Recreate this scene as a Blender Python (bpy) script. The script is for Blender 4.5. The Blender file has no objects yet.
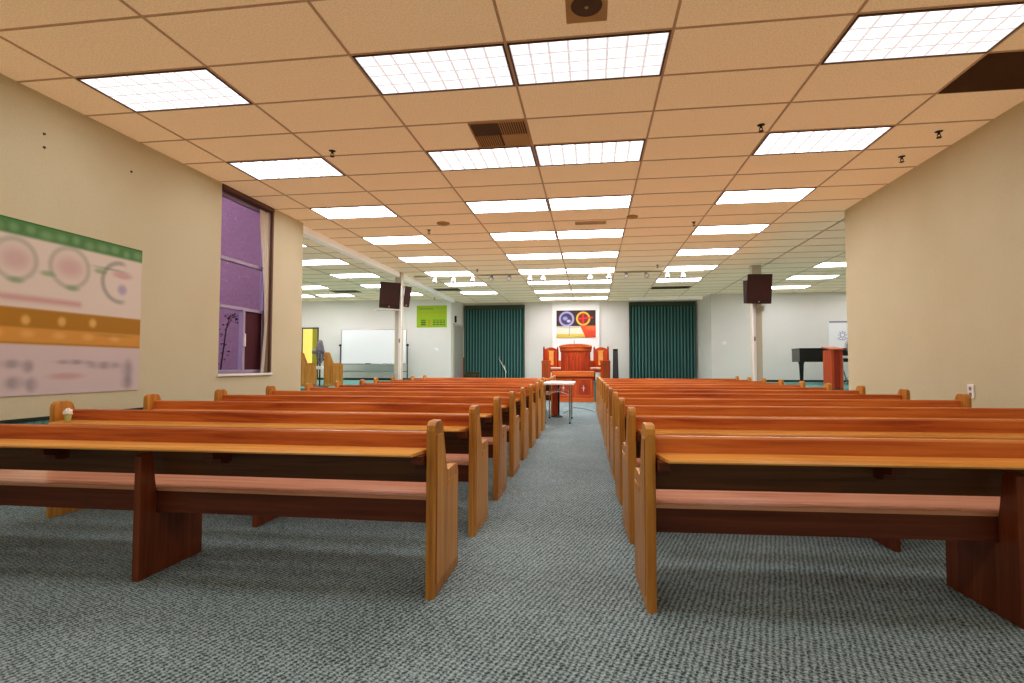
import bpy, bmesh, math, random
import numpy as np
from mathutils import Vector, Matrix
random.seed(7)
PI = math.pi
SC = bpy.context.scene
COL = SC.collection
CE = 3.559            # ceiling height
H = 1.15              # camera height
TW, TD = 1.2192, .6096
ST = .62              # raised platform height

# ------------------------------------------------------------------ materials
def mat(name, color=(.5,.5,.5), rough=.6, metal=0., spec=.5, emit=None, estr=0., coat=0.):
    m = bpy.data.materials.new(name); m.use_nodes = True
    b = m.node_tree.nodes['Principled BSDF']
    b.inputs['Base Color'].default_value = (*color, 1)
    b.inputs['Roughness'].default_value = rough
    b.inputs['Metallic'].default_value = metal
    b.inputs['Specular IOR Level'].default_value = spec
    b.inputs['Coat Weight'].default_value = coat
    if emit:
        b.inputs['Emission Color'].default_value = (*emit, 1)
        b.inputs['Emission Strength'].default_value = estr
    return m
class NT:
    def __init__(s, m): s.m = m; s.t = m.node_tree; s.b = s.t.nodes['Principled BSDF']
    def n(s, typ, **kw):
        nd = s.t.nodes.new(typ)
        for k, v in kw.items():
            if k == 'ins':
                for a, c in v.items(): nd.inputs[a].default_value = c
            else: setattr(nd, k, v)
        return nd
    def l(s, a, b): s.t.links.new(a, b)
    def math(s, op, a, b=None, c=None):
        nd = s.n('ShaderNodeMath', operation=op)
        for i, v in enumerate((a, b, c)):
            if v is None: continue
            if isinstance(v, (int, float)): nd.inputs[i].default_value = v
            else: s.l(v, nd.inputs[i])
        return nd.outputs[0]
    def ramp(s, fac, stops):
        r = s.n('ShaderNodeValToRGB'); cr = r.color_ramp
        while len(cr.elements) < len(stops): cr.elements.new(.5)
        for e, (p, c) in zip(cr.elements, stops): e.position = p; e.color = (*c, 1)
        s.l(fac, r.inputs[0]); return r.outputs[0]

def wood(name, c0, c1, c2, axis='X', rough=.32, coat=.0):
    m = mat(name, c1, rough, coat=coat); T = NT(m)
    tc = T.n('ShaderNodeTexCoord'); oi = T.n('ShaderNodeObjectInfo')
    add = T.n('ShaderNodeVectorMath', operation='ADD'); T.l(tc.outputs['Object'], add.inputs[0])
    cm = T.n('ShaderNodeCombineXYZ')
    r10 = T.math('MULTIPLY', oi.outputs['Random'], 37.)
    for i in range(3): T.l(r10, cm.inputs[i])
    T.l(cm.outputs[0], add.inputs[1])
    mp = T.n('ShaderNodeMapping')
    sc = {'X': (1.2, 26, 26), 'Y': (26, 1.2, 26), 'Z': (26, 26, 1.2)}[axis]
    mp.inputs['Scale'].default_value = sc
    T.l(add.outputs[0], mp.inputs[0])
    n1 = T.n('ShaderNodeTexNoise', ins={'Scale': 1., 'Detail': 5., 'Roughness': .6, 'Distortion': .6}); T.l(mp.outputs[0], n1.inputs['Vector'])
    n2 = T.n('ShaderNodeTexNoise', ins={'Scale': 1.3, 'Detail': 2.}); T.l(add.outputs[0], n2.inputs['Vector'])
    f = T.math('ADD', T.math('MULTIPLY', n1.outputs[0], .75), T.math('MULTIPLY', n2.outputs[0], .3))
    f = T.math('ADD', f, T.math('MULTIPLY', T.math('SUBTRACT', oi.outputs['Random'], .5), .16))
    c = T.ramp(f, [(.34, c0), (.52, c1), (.72, c2)])
    T.l(c, T.b.inputs['Base Color'])
    bp = T.n('ShaderNodeBump', ins={'Strength': .05, 'Distance': .002}); T.l(n1.outputs[0], bp.inputs['Height']); T.l(bp.outputs[0], T.b.inputs['Normal'])
    return m
W_END = wood('oak_upright', (.38,.15,.028), (.58,.275,.055), (.72,.39,.10), 'Z', .35)
W_RAIL = wood('oak_length', (.62,.28,.06), (.84,.44,.12), (.92,.56,.20), 'X', .28)
W_BACK = wood('red_oak_back', (.32,.07,.02), (.58,.175,.045), (.72,.28,.08), 'X', .33)
W_SEAT = wood('red_oak_seat', (.58,.25,.15), (.78,.40,.27), (.88,.52,.37), 'X', .25, .35)
W_LOWER = wood('shaded_oak', (.08,.03,.010), (.15,.06,.02), (.22,.095,.03), 'X', .45)  # shade under the book shelf is put into this colour
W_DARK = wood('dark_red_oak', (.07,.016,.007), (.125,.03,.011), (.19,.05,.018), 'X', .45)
W_SUP = wood('support_wood', (.12,.03,.010), (.21,.052,.016), (.30,.085,.026), 'Z', .35)
W_PULP = wood('cherry_wood', (.36,.045,.012), (.55,.085,.02), (.68,.14,.035), 'Z', .3)
W_PULPX = wood('cherry_wood_flat', (.48,.08,.015), (.68,.15,.03), (.78,.22,.05), 'X', .3)
W_CRIM = wood('crimson_wood', (.30,.03,.012), (.42,.05,.018), (.5,.075,.03), 'Z', .3)

def speckle(name, c, c2, scale, rough=.9, bump=.1, estr=0., ecol=None, big=None):
    m = mat(name, c, rough, spec=.2); T = NT(m)
    tc = T.n('ShaderNodeTexCoord')
    n1 = T.n('ShaderNodeTexNoise', ins={'Scale': scale, 'Detail': 3., 'Roughness': .7}); T.l(tc.outputs['Object'], n1.inputs['Vector'])
    f = n1.outputs[0]
    if big:
        n2 = T.n('ShaderNodeTexNoise', ins={'Scale': big, 'Detail': 2.}); T.l(tc.outputs['Object'], n2.inputs['Vector'])
        f = T.math('ADD', T.math('MULTIPLY', f, .6), T.math('MULTIPLY', n2.outputs[0], .4))
    c_ = T.ramp(f, [(.38, c2), (.58, c)]); T.l(c_, T.b.inputs['Base Color'])
    bp = T.n('ShaderNodeBump', ins={'Strength': bump, 'Distance': .003}); T.l(n1.outputs[0], bp.inputs['Height']); T.l(bp.outputs[0], T.b.inputs['Normal'])
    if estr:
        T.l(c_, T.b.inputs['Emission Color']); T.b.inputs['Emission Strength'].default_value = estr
    return m
M_WALL = speckle('cream_wall', (.70,.655,.47), (.66,.615,.425), 60, bump=.25, big=1.3)
M_WALLW = speckle('white_wall', (.83,.81,.77), (.80,.78,.74), 60, bump=.2, big=1.3)
M_TILE = speckle('tan_ceiling_tile', (.80,.575,.35), (.70,.495,.28), 75, bump=.35, estr=.27)  # tiles glow faintly as added fill light for the room
def paint_light_cast(m):
    # light's colour cast painted into the tiles, paler and greener towards the chancel
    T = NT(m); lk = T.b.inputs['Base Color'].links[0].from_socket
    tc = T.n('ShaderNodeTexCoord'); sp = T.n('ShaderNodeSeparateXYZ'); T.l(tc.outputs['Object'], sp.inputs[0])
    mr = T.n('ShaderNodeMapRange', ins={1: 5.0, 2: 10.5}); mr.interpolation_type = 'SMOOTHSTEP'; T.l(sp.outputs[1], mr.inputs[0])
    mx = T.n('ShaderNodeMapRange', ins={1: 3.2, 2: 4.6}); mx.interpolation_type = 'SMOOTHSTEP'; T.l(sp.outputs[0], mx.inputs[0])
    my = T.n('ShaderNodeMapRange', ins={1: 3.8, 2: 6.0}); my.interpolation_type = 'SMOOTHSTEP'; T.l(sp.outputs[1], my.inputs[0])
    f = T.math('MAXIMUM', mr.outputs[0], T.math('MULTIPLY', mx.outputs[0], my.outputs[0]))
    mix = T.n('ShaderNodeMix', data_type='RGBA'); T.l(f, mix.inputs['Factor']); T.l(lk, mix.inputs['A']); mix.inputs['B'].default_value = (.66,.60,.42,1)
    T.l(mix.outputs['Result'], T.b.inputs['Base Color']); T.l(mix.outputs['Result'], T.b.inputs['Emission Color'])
paint_light_cast(M_TILE)
M_TILEW = speckle('pale_ceiling_tile', (.80,.70,.50), (.72,.62,.43), 75, bump=.3, estr=.20)  # added glow here too, brightens the side-area ceilings
M_BAR = mat('ceiling_bar', (.46,.28,.15), .5, emit=(.46,.28,.15), estr=.15)  # faint glow added to match the glowing tiles
M_BARW = mat('pale_ceiling_bar', (.52,.45,.32), .5)
M_BEAM = mat('white_beam', (.92,.90,.84), .5, emit=(.92,.9,.84), estr=.10)  # small glow added so the beam and valance look lit
M_POST = mat('beige_post', (.66,.62,.50), .5)
M_WHITE = mat('white_paint', (.93,.92,.90), .45)
M_GLOSSW = mat('gloss_white_board', (.95,.95,.97), .2)
M_BLACK = mat('black_plastic', (.015,.014,.014), .4)
M_DKBR = mat('dark_brown_speaker', (.065,.02,.014), .55)
M_CHROME = mat('chrome_metal', (.55,.57,.6), .25, 1.)
M_DKMET = mat('dark_metal', (.10,.11,.12), .35, .8)
M_PIANO = mat('piano_lacquer', (.012,.010,.010), .12, coat=.5)
M_PLAST = mat('grey_plastic', (.30,.29,.34), .4)
M_CUSH = mat('cream_cushion', (.80,.76,.68), .8)
M_VENTD = mat('vent_brown', (.13,.075,.035), .6)
M_VENTL = mat('vent_tan', (.62,.40,.17), .6)
M_RIM = mat('fixture_rim', (.10,.055,.045), .4)
M_CAP = mat('dark_green_cap', (.012,.035,.022), .6)
M_WINF = mat('window_frame_paint', (.42,.36,.50), .45)
M_MULL = mat('dark_header', (.16,.085,.06), .6)
M_DRAPE = mat('white_drape', (.78,.74,.66), .85)
M_LEAF = mat('leaf', (.045,.03,.03), .7)
M_MAROON = mat('window_screen', (.09,.018,.03), .8)
M_OLIVE = mat('olive_fabric', (.06,.06,.025), .8)
M_TEALP = mat('teal_plastic', (.35,.5,.5), .3)
M_YEL = mat('glowing_yellow_paint', (.85,.66,.16), .6, emit=(.9,.72,.2), estr=.4)  # emission added to brighten the door leaf, no lamp there
M_YELO = mat('olive_yellow_paint', (.42,.36,.03), .6)
M_GUARD = mat('fan_guard', (.24,.22,.28), .4, .3)
M_STUCCO = speckle('purple_stucco', (.40,.285,.33), (.35,.24,.285), 22, bump=.6, big=1.)
M_GLASS = mat('window_glass', (.9,.85,.95), .03)
M_GLASS.node_tree.nodes['Principled BSDF'].inputs['Transmission Weight'].default_value = 1.
M_GLASS.node_tree.nodes['Principled BSDF'].inputs['IOR'].default_value = 1.02

def carpet(name, dark, light):
    m = mat(name, light, .95, spec=.1); T = NT(m)
    tc = T.n('ShaderNodeTexCoord'); sp = T.n('ShaderNodeSeparateXYZ')
    nz = T.n('ShaderNodeTexNoise', ins={'Scale': 9., 'Detail': 2.}); T.l(tc.outputs['Object'], nz.inputs['Vector'])
    T.l(tc.outputs['Object'], sp.inputs[0])
    nz2 = T.n('ShaderNodeTexNoise', ins={'Scale': 55., 'Detail': 1.}); T.l(tc.outputs['Object'], nz2.inputs['Vector'])
    wob = T.math('ADD', T.math('MULTIPLY', nz.outputs[0], .03), T.math('MULTIPLY', nz2.outputs[0], .034))
    x = T.math('ADD', sp.outputs[0], wob); y = T.math('ADD', sp.outputs[1], wob)
    p = 2*PI/.036
    a = T.math('SINE', T.math('MULTIPLY', T.math('ADD', x, T.math('MULTIPLY', y, .55)), p))
    b = T.math('SINE', T.math('MULTIPLY', T.math('SUBTRACT', T.math('MULTIPLY', x, .35), y), p))
    f = T.math('MULTIPLY', a, b)
    fine = T.n('ShaderNodeTexNoise', ins={'Scale': 160., 'Detail': 2., 'Roughness': .7}); T.l(tc.outputs['Object'], fine.inputs['Vector'])
    big = T.n('ShaderNodeTexNoise', ins={'Scale': .9, 'Detail': 2.}); T.l(tc.outputs['Object'], big.inputs['Vector'])
    g = T.math('ADD', T.math('MULTIPLY', f, .30), T.math('MULTIPLY', fine.outputs[0], 1.0))
    g = T.math('ADD', g, T.math('MULTIPLY', T.math('SUBTRACT', big.outputs[0], .5), .25))
    c = T.ramp(g, [(.18, dark), (.78, light)]); T.l(c, T.b.inputs['Base Color'])
    bp = T.n('ShaderNodeBump', ins={'Strength': .5, 'Distance': .004}); T.l(g, bp.inputs['Height']); T.l(bp.outputs[0], T.b.inputs['Normal'])
    return m
M_CARPET = carpet('woven_carpet', (.025,.048,.045), (.42,.53,.56))
M_TEAL = carpet('teal_carpet', (.08,.20,.18), (.25,.48,.45))

def diffuser_mat(name, base, peak):
    m = mat(name, (.8,.8,.85), .4); T = NT(m)
    tc = T.n('ShaderNodeTexCoord'); sp = T.n('ShaderNodeSeparateXYZ'); T.l(tc.outputs['Object'], sp.inputs[0])
    def edge(s, n, L):
        u = T.math('FRACT', T.math('ADD', T.math('MULTIPLY', s, n/L), 100.0 + (0 if n % 2 == 0 else .5)))
        return T.math('ABSOLUTE', T.math('SUBTRACT', u, .5))      # 0 centre .. .5 edge
    ex = edge(sp.outputs[0], 8, 1.17); ey = edge(sp.outputs[1], 4, .56)
    mx = T.math('MAXIMUM', ex, ey)
    ln = T.math('MINIMUM', 1., T.math('MULTIPLY', T.math('SUBTRACT', .5, mx), 3.4)); line = T.math('POWER', ln, 2.2)
    nz = T.n('ShaderNodeTexNoise', ins={'Scale': 11., 'Detail': 1.}); T.l(tc.outputs['Object'], nz.inputs['Vector'])
    body = T.math('MULTIPLY', T.math('ADD', .55, T.math('MULTIPLY', nz.outputs[0], .55)), peak)
    oi = T.n('ShaderNodeObjectInfo'); so = T.n('ShaderNodeSeparateXYZ'); T.l(oi.outputs['Location'], so.inputs[0])
    mr = T.n('ShaderNodeMapRange', ins={1: 2.0, 2: 9.0, 3: 1.0, 4: 1.85}); T.l(so.outputs[1], mr.inputs[0])
    fd = T.n('ShaderNodeMapRange', ins={1: 2.5, 2: 5.0}); T.l(so.outputs[1], fd.inputs[0])     # smooth lenses further in
    line = T.math('ADD', T.math('MULTIPLY', line, T.math('SUBTRACT', 1., fd.outputs[0])), T.math('MULTIPLY', fd.outputs[0], .6))
    s = T.math('ADD', base, T.math('MULTIPLY', T.math('MULTIPLY', body, line), mr.outputs[0]))
    T.b.inputs['Emission Color'].default_value = (1, .965, 1, 1)
    T.l(s, T.b.inputs['Emission Strength'])
    return m
M_LIGHT = diffuser_mat('light_diffuser', .40, 9.0)
M_LAMPW = mat('white_lamp_head', (.9,.9,.88), .4, emit=(1,1,1), estr=.35)
M_LENS = mat('lamp_lens', (.6,.6,.6), .2)

def vcol_mat(name, rough=.6):
    m = mat(name, (1,1,1), rough); T = NT(m)
    a = T.n('ShaderNodeAttribute', attribute_name='Col'); T.l(a.outputs['Color'], T.b.inputs['Base Color'])
    return m
def pleat_mat(name, c0, c1, n):
    m = mat(name, c1, .75); T = NT(m)
    tc = T.n('ShaderNodeTexCoord'); nz = T.n('ShaderNodeTexNoise', ins={'Scale': 8., 'Detail': 2.})
    mp = T.n('ShaderNodeMapping'); mp.inputs['Scale'].default_value = (3, 3, .2)
    T.l(tc.outputs['Object'], mp.inputs[0]); T.l(mp.outputs[0], nz.inputs['Vector'])
    T.l(T.ramp(nz.outputs[0], [(.3, c0), (.7, c1)]), T.b.inputs['Base Color'])
    return m
M_PLEAT = None
M_PLEATD = mat('dark_teal_band', (.06,.085,.05), .8)

M_PLEAT = vcol_mat('teal_pleats', .75)
# ------------------------------------------------------------------ mesh helpers
def box(bm, x0, x1, y0, y1, z0, z1, bev=0., seg=2):
    r = bmesh.ops.create_cube(bm, size=1.)
    vs = r['verts']
    for v in vs:
        v.co = Vector(((x0+x1)/2 + v.co.x*(x1-x0), (y0+y1)/2 + v.co.y*(y1-y0), (z0+z1)/2 + v.co.z*(z1-z0)))
    if bev:
        es = list({e for v in vs for e in v.link_edges})
        bmesh.ops.bevel(bm, geom=es, offset=bev, segments=seg, profile=.5, affect='EDGES')
    return vs
def prism(bm, pts, a0, a1, axis='X', bev=0.):
    """extrude a closed 2D outline along an axis. X: pts=(y,z); Y: pts=(x,z); Z: pts=(x,y)"""
    def P(p, a):
        return {'X': (a, p[0], p[1]), 'Y': (p[0], a, p[1]), 'Z': (p[0], p[1], a)}[axis]
    A = [bm.verts.new(P(p, a0)) for p in pts]; B = [bm.verts.new(P(p, a1)) for p in pts]
    n = len(pts); fs = [bm.faces.new(A), bm.faces.new(B[::-1])]
    for i in range(n): fs.append(bm.faces.new((A[i], B[i], B[(i+1) % n], A[(i+1) % n])))
    bmesh.ops.recalc_face_normals(bm, faces=fs)
    if bev:
        es = [e for e in set(fs[0].edges) | set(fs[1].edges)]
        bmesh.ops.bevel(bm, geom=es, offset=bev, segments=2, profile=.5, affect='EDGES')
def tube(bm, pts, r, n=10, cap=True):
    pts = [Vector(p) for p in pts]; rings = []
    rs = r if isinstance(r, (list, tuple)) else [r]*len(pts)
    up = None
    for i, p in enumerate(pts):
        d = (pts[min(i+1, len(pts)-1)] - pts[max(i-1, 0)]).normalized()
        if up is None or abs(d.dot(up)) > .98:
            up = Vector((0, 0, 1)) if abs(d.z) < .9 else Vector((1, 0, 0))
        s = d.cross(up).normalized(); t = s.cross(d).normalized(); up = t
        rings.append([bm.verts.new(p + rs[i]*(math.cos(2*PI*k/n)*s + math.sin(2*PI*k/n)*t)) for k in range(n)])
    for a, b in zip(rings, rings[1:]):
        for k in range(n): bm.faces.new((a[k], a[(k+1) % n], b[(k+1) % n], b[k]))
    if cap: bm.faces.new(rings[0][::-1]); bm.faces.new(rings[-1])
def lathe(bm, prof, cx=0, cy=0, cz=0, n=24, sy=1.):
    rings = [[bm.verts.new((cx + r*math.cos(2*PI*k/n), cy + sy*r*math.sin(2*PI*k/n), cz+z)) for k in range(n)] for r, z in prof]
    for a, b in zip(rings, rings[1:]):
        for k in range(n): bm.faces.new((a[k], a[(k+1) % n], b[(k+1) % n], b[k]))
    bm.faces.new(rings[0][::-1]); bm.faces.new(rings[-1])
def torus(bm, c, R, r, normal='Z', n=32, m=6, sx=1., sy=1.):
    c = Vector(c); rings = []
    for i in range(n):
        a = 2*PI*i/n; ring = []
        for j in range(m):
            b = 2*PI*j/m; q = R + r*math.cos(b)
            v = Vector((q*math.cos(a)*sx, q*math.sin(a)*sy, r*math.sin(b)))
            if normal == 'Y': v = Vector((v.x, v.z, v.y))
            if normal == 'X': v = Vector((v.z, v.x, v.y))
            ring.append(bm.verts.new(c+v))
        rings.append(ring)
    for i in range(n):
        a, b = rings[i], rings[(i+1) % n]
        for j in range(m): bm.faces.new((a[j], a[(j+1) % m], b[(j+1) % m], b[j]))
def B(fn, *a, **k):
    bm = bmesh.new(); fn(bm, *a, **k); return bm
def obj(name, bm, m, parent=None, smooth=False, loc=None):
    me = bpy.data.meshes.new(name)
    bmesh.ops.recalc_face_normals(bm, faces=bm.faces[:])
    bm.to_mesh(me); bm.free(); me.materials.append(m)
    if smooth:
        for p in me.polygons: p.use_smooth = True
        try: me.set_sharp_from_angle(angle=math.radians(40))
        except Exception: pass
    o = bpy.data.objects.new(name, me); COL.objects.link(o)
    if parent: o.parent = parent
    if loc: o.location = loc
    return o
def thing(name, label, cat, loc=(0,0,0), rz=0., group=None):
    o = bpy.data.objects.new(name, None); COL.objects.link(o)
    o.empty_display_size = .1
    o.location = loc; o.rotation_euler = (0, 0, rz)
    o['label'] = label; o['category'] = cat
    if group: o['group'] = group
    return o
def tag(o, label, cat, group=None, kind=None):
    o['label'] = label; o['category'] = cat
    if group: o['group'] = group
    if kind: o['kind'] = kind
    return o
def struct(name, bm, m, parent=None):
    o = obj(name, bm, m, parent)
    if parent is None: o['kind'] = 'structure'
    return o
def dup(root, loc, rz=0., label=None, group=None, scale=None):
    r = root.copy(); COL.objects.link(r); r.location = loc; r.rotation_euler = (0, 0, rz)
    if label: r['label'] = label
    if group: r['group'] = group
    if scale: r.scale = scale
    for ch in list(root.children):
        c = ch.copy(); COL.objects.link(c); c.parent = r
        for g in ch.children:
            d = g.copy(); COL.objects.link(d); d.parent = c
    return r
def image_grid(name, w, h, nx, ny, colf, m, parent=None):
    """flat sheet in local XZ (x right, z up, facing -Y) with a painted colour at every vertex"""
    us, vs = np.meshgrid(np.linspace(0, 1, nx), np.linspace(0, 1, ny))
    col = colf(us*w, vs*h)
    verts = [(float(u*w), 0., float(v*h)) for u, v in zip(us.ravel(), vs.ravel())]
    faces = [(j*nx+i, j*nx+i+1, (j+1)*nx+i+1, (j+1)*nx+i) for j in range(ny-1) for i in range(nx-1)]
    me = bpy.data.meshes.new(name); me.from_pydata(verts, [], faces); me.materials.append(m)
    at = me.color_attributes.new('Col', 'FLOAT_COLOR', 'POINT')
    rgba = np.ones((nx*ny, 4), dtype=np.float32); rgba[:, :3] = col.reshape(-1, 3)
    at.data.foreach_set('color', rgba.ravel())
    o = bpy.data.objects.new(name, me); COL.objects.link(o)
    if parent: o.parent = parent
    return o
def lin(r, g, b):
    f = lambda c: ((c/255+.055)/1.055)**2.4 if c > 10 else c/255/12.92
    return np.array([f(r), f(g), f(b)])
def sst(a, b, x):
    t = np.clip((x-a)/(b-a), 0, 1); return t*t*(3-2*t)
def blend(C, mask, col): return C*(1-mask[..., None]) + np.asarray(col)*mask[..., None]
def ell(x, z, cx, cz, rx, rz, soft):
    d = np.sqrt(((x-cx)/rx)**2 + ((z-cz)/rz)**2); return 1-sst(1-soft, 1+soft, d)
def ring(x, z, cx, cz, r, w, soft):
    d = np.abs(np.sqrt((x-cx)**2 + (z-cz)**2)-r); return 1-sst(w*(1-soft), w*(1+soft), d)
def rect(x, z, x0, x1, z0, z1, s):
    return sst(x0-s, x0+s, x)*(1-sst(x1-s, x1+s, x))*sst(z0-s, z0+s, z)*(1-sst(z1-s, z1+s, z))

# ------------------------------------------------------------------ room shell
XL, XR = -4.2, 4.53
YB = -5.6
YLE, YRE = 4.45, 4.86          # where the side walls of the nave stop
YS = 14.6                      # back wall of side areas (left); right 14.4
YC = 16.0                      # back wall of the centre
XLL, XRR = -10.75, 10.3
floor = struct('floor', B(box, XLL-.2, XRR+.2, YB, YC+.3, -.1, 0), M_CARPET)
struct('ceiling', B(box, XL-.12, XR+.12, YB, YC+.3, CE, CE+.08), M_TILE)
# ceiling over the far part and the side areas is paler
bm = bmesh.new(); box(bm, XLL-.2, XL-.12, YLE-.2, YC+.3, CE, CE+.08); struct('ceiling_left', bm, M_TILEW)
bm = bmesh.new(); box(bm, XR+.12, XRR+.2, YRE-.3, YC+.3, CE, CE+.08); struct('ceiling_right', bm, M_TILEW)
bm = bmesh.new()
for n in range(-3, 4):
    box(bm, n*TW-.010, n*TW+.010, YB, YC, CE-.007, CE-.0005)
for k in range(int(YB/TD)-1, 27):
    box(bm, XL-.1, XR+.1, k*TD-.009, k*TD+.009, CE-.006, CE-.0005)
struct('trim_1', bm, M_BAR)
bm = bmesh.new()
for n in range(-8, -3): box(bm, n*TW-.15-.012, n*TW-.15+.012, YLE, YS, CE-.007, CE-.0005)
for k in range(8, 24): box(bm, XLL, XL-.12, k*TD-.012, k*TD+.012, CE-.006, CE-.0005)
struct('trim_2', bm, M_BARW)
bm = bmesh.new()
for n in range(4, 9): box(bm, n*TW-.13-.012, n*TW-.13+.012, YRE, 14.4, CE-.007, CE-.0005)
for k in range(8, 24): box(bm, XR+.12, XRR, k*TD-.012, k*TD+.012, CE-.006, CE-.0005)
struct('trim_3', bm, M_BARW)
# left wall with a tall window opening
WY0, WY1, WZ0, WZ1 = 2.49, 3.60, 1.04, 3.50
bm = bmesh.new(); T0 = XL-.17
box(bm, T0, XL, YB, WY0, 0, CE); box(bm, T0, XL, WY1, YLE, 0, CE)
box(bm, T0, XL, WY0, WY1, 0, WZ0); box(bm, T0, XL, WY0, WY1, WZ1, CE)
struct('wall_left', bm, M_WALL)
struct('wall_right', B(box, XR, XR+.3, YB, YRE, 0, CE), M_WALL)
struct('wall_rear', B(box, XL-.3, XR+.3, YB-.2, YB, 0, CE), M_WALL)
bm = bmesh.new(); box(bm, XL, XL+.012, YB, YLE, 0, .665); struct('baseboard_left', bm, M_TEAL)
bm = bmesh.new(); box(bm, XL, XL+.022, YB, YLE, .665, .695); struct('trim_4', bm, M_CAP)
# side areas
bm = bmesh.new(); box(bm, XLL-.2, XLL, YLE-.2, YS+.2, 0, CE); struct('wall_far_left', bm, M_WALLW)
bm = bmesh.new(); box(bm, XLL-.2, XL-.17, YLE-.2, YLE, 0, CE); struct('wall_left_return', bm, M_WALLW)
bm = bmesh.new(); box(bm, XLL, -4.41, YS, YS+.2, 0, CE); struct('wall_back_left', bm, M_WALLW)
bm = bmesh.new(); prism(bm, [(-4.41, YS+.01), (-4.27, YC), (-4.5, YC+.1), (-4.65, YS+.01)], 0, CE, 'Z'); struct('wall_chancel_left', bm, M_WALLW)
bm = bmesh.new(); box(bm, 4.60, XRR, 14.4, 14.6, 0, CE); struct('wall_back_right', bm, M_WALLW)
bm = bmesh.new(); prism(bm, [(4.60, 14.38), (4.44, YC), (4.7, YC+.1), (4.85, 14.38)], 0, CE, 'Z'); struct('wall_chancel_right', bm, M_WALLW)
bm = bmesh.new(); box(bm, XRR, XRR+.2, YRE-.2, 14.6, 0, CE); struct('wall_far_right', bm, M_WALLW)
bm = bmesh.new(); box(bm, XR+.3, XRR+.2, YRE-.2, YRE, 0, CE); struct('wall_right_return', bm, M_WALLW)
struct('wall_back', B(box, -4.6, 4.8, YC, YC+.25, 0, CE), M_WALLW)
struct('trim_5', B(box, -.84, .92, YC-.09, YC, 0, CE-.02, .004), M_WHITE)
# platforms (raised floors)
struct('floor_platform_left', B(box, XLL, -4.72, 7.6, YS, 0, ST), M_TEAL)
struct('floor_platform_right', B(box, 4.95, XRR, 7.6, 14.4, 0, ST), M_TEAL)
struct('floor_chancel', B(box, -4.7, 4.9, 13.5, YC, 0, ST), M_TEAL)
struct('baseboard_back_left', B(box, XLL, -4.42, YS-.015, YS, ST, ST+.07), M_CAP)
struct('baseboard_back_right', B(box, 4.62, XRR, 14.385, 14.4, ST, ST+.065), M_CAP)
# white ceiling beam between nave and left side area, in two lengths either side of the post
bm = bmesh.new(); box(bm, -4.40, -4.28, YLE, 9.15, CE-.13, CE); box(bm, -4.40, -4.28, 9.35, YS, CE-.13, CE); struct('trim_6', bm, M_BEAM)
# valance over the right partition
struct('trim_7', B(box, 1.98, 4.46, 15.0, 15.12, CE-.10, CE), M_BEAM)
# ceiling light for the structural posts
def post(x0, x1, y, cx, name):
    p = struct(name, B(box, x0, x1, y-.08, y+.08, 0, CE, .005), M_POST)
    c = obj('conduit_cover', B(box, cx-.035, cx+.035, y-.125, y-.082, 0, CE-.36, .006), M_WHITE, p)
    obj('switch_plate', B(box, cx-.02, cx+.02, y-.135, y-.125, 1.74, 1.84, .003), M_PLAST, p)
post(-4.41, -4.24, 9.25, -4.26, 'trim_8')
post(4.44, 4.66, 9.4, 4.475, 'trim_9')

# window
wf = struct('window_1', bmesh.new(), M_WINF)
bm = bmesh.new(); fx0, fx1 = XL-.16, XL-.10
def fr(bm, y0, y1, z0, z1): box(bm, fx0, fx1, y0, y1, z0, z1, .004)
fr(bm, WY0, WY0+.05, WZ0, WZ1); fr(bm, WY1-.05, WY1, WZ0, WZ1); fr(bm, WY0, WY1, WZ0, WZ0+.05); fr(bm, WY0, WY1, WZ1-.05, WZ1)
fr(bm, WY0, WY1, 2.585, 2.635); fr(bm, WY0, WY1, 1.93, 1.975)
obj('window_frame', bm, M_WINF, wf)
bm = bmesh.new(); box(bm, fx0+.005, fx1+.02, 3.075, 3.125, WZ0+.05, 1.94, .004); obj('sash_stile', bm, M_WINF, wf)
bm = bmesh.new(); box(bm, fx1+.02, fx1+.045, 3.088, 3.112, 1.42, 1.60, .004); obj('sash_handle', bm, M_WHITE, wf)
bm = bmesh.new(); box(bm, fx0+.02, fx0+.026, WY0+.05, WY1-.05, 1.97, 2.59); obj('pane', bm, M_GLASS, wf)
bm = bmesh.new(); box(bm, fx0+.02, fx0+.026, WY0+.05, WY1-.05, 2.63, WZ1-.05); obj('pane', bm, M_GLASS, wf)
bm = bmesh.new(); box(bm, fx0+.02, fx0+.026, WY0+.05, 3.08, WZ0+.05, 1.94); obj('pane', bm, M_GLASS, wf)
bm = bmesh.new(); box(bm, fx0+.03, fx0+.036, 3.12, WY1-.05, WZ0+.05, 1.94); obj('insect_screen', bm, M_MAROON, wf)
obj('window_sill', B(box, XL-.16, XL+.03, WY0-.03, WY1+.03, WZ0-.035, WZ0, .005), M_WHITE, wf)
obj('window_head', B(box, XL-.10, XL+.015, WY0, WY1+.02, WZ1-.005, CE-.008), M_MULL, wf)
obj('window_jamb', B(box, XL-.03, XL+.008, WY1-.015, WY1+.02, WZ0+.01, WZ1), M_MULL, wf)
# narrow drape at the right jamb
bm = bmesh.new(); N = 40
zz = np.linspace(1.02, 3.47, 50); rows = []
for z in zz:
    t = (z-1.02)/2.45; wdt = .075 + .15*sst(0.25, 1., np.array(t)); mid = 3.50 + .045*math.sin(t*4.2) + (.0 if t > .3 else -.03*(.3-t)/.3)
    row = []
    for i in range(N+1):
        s = i/N; yy = mid + (s-.5)*wdt; xx = XL-.045 + .014*math.sin(s*PI*6)
        row.append(bm.verts.new((xx, float(yy), float(z))))
    rows.append(row)
for a, b in zip(rows, rows[1:]):
    for i in range(N): bm.faces.new((a[i], a[i+1], b[i+1], b[i]))
o = obj('drape', bm, M_DRAPE, None, True); tag(o, 'narrow white drape hanging at the right side of the purple-lit window', 'curtain')
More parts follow.
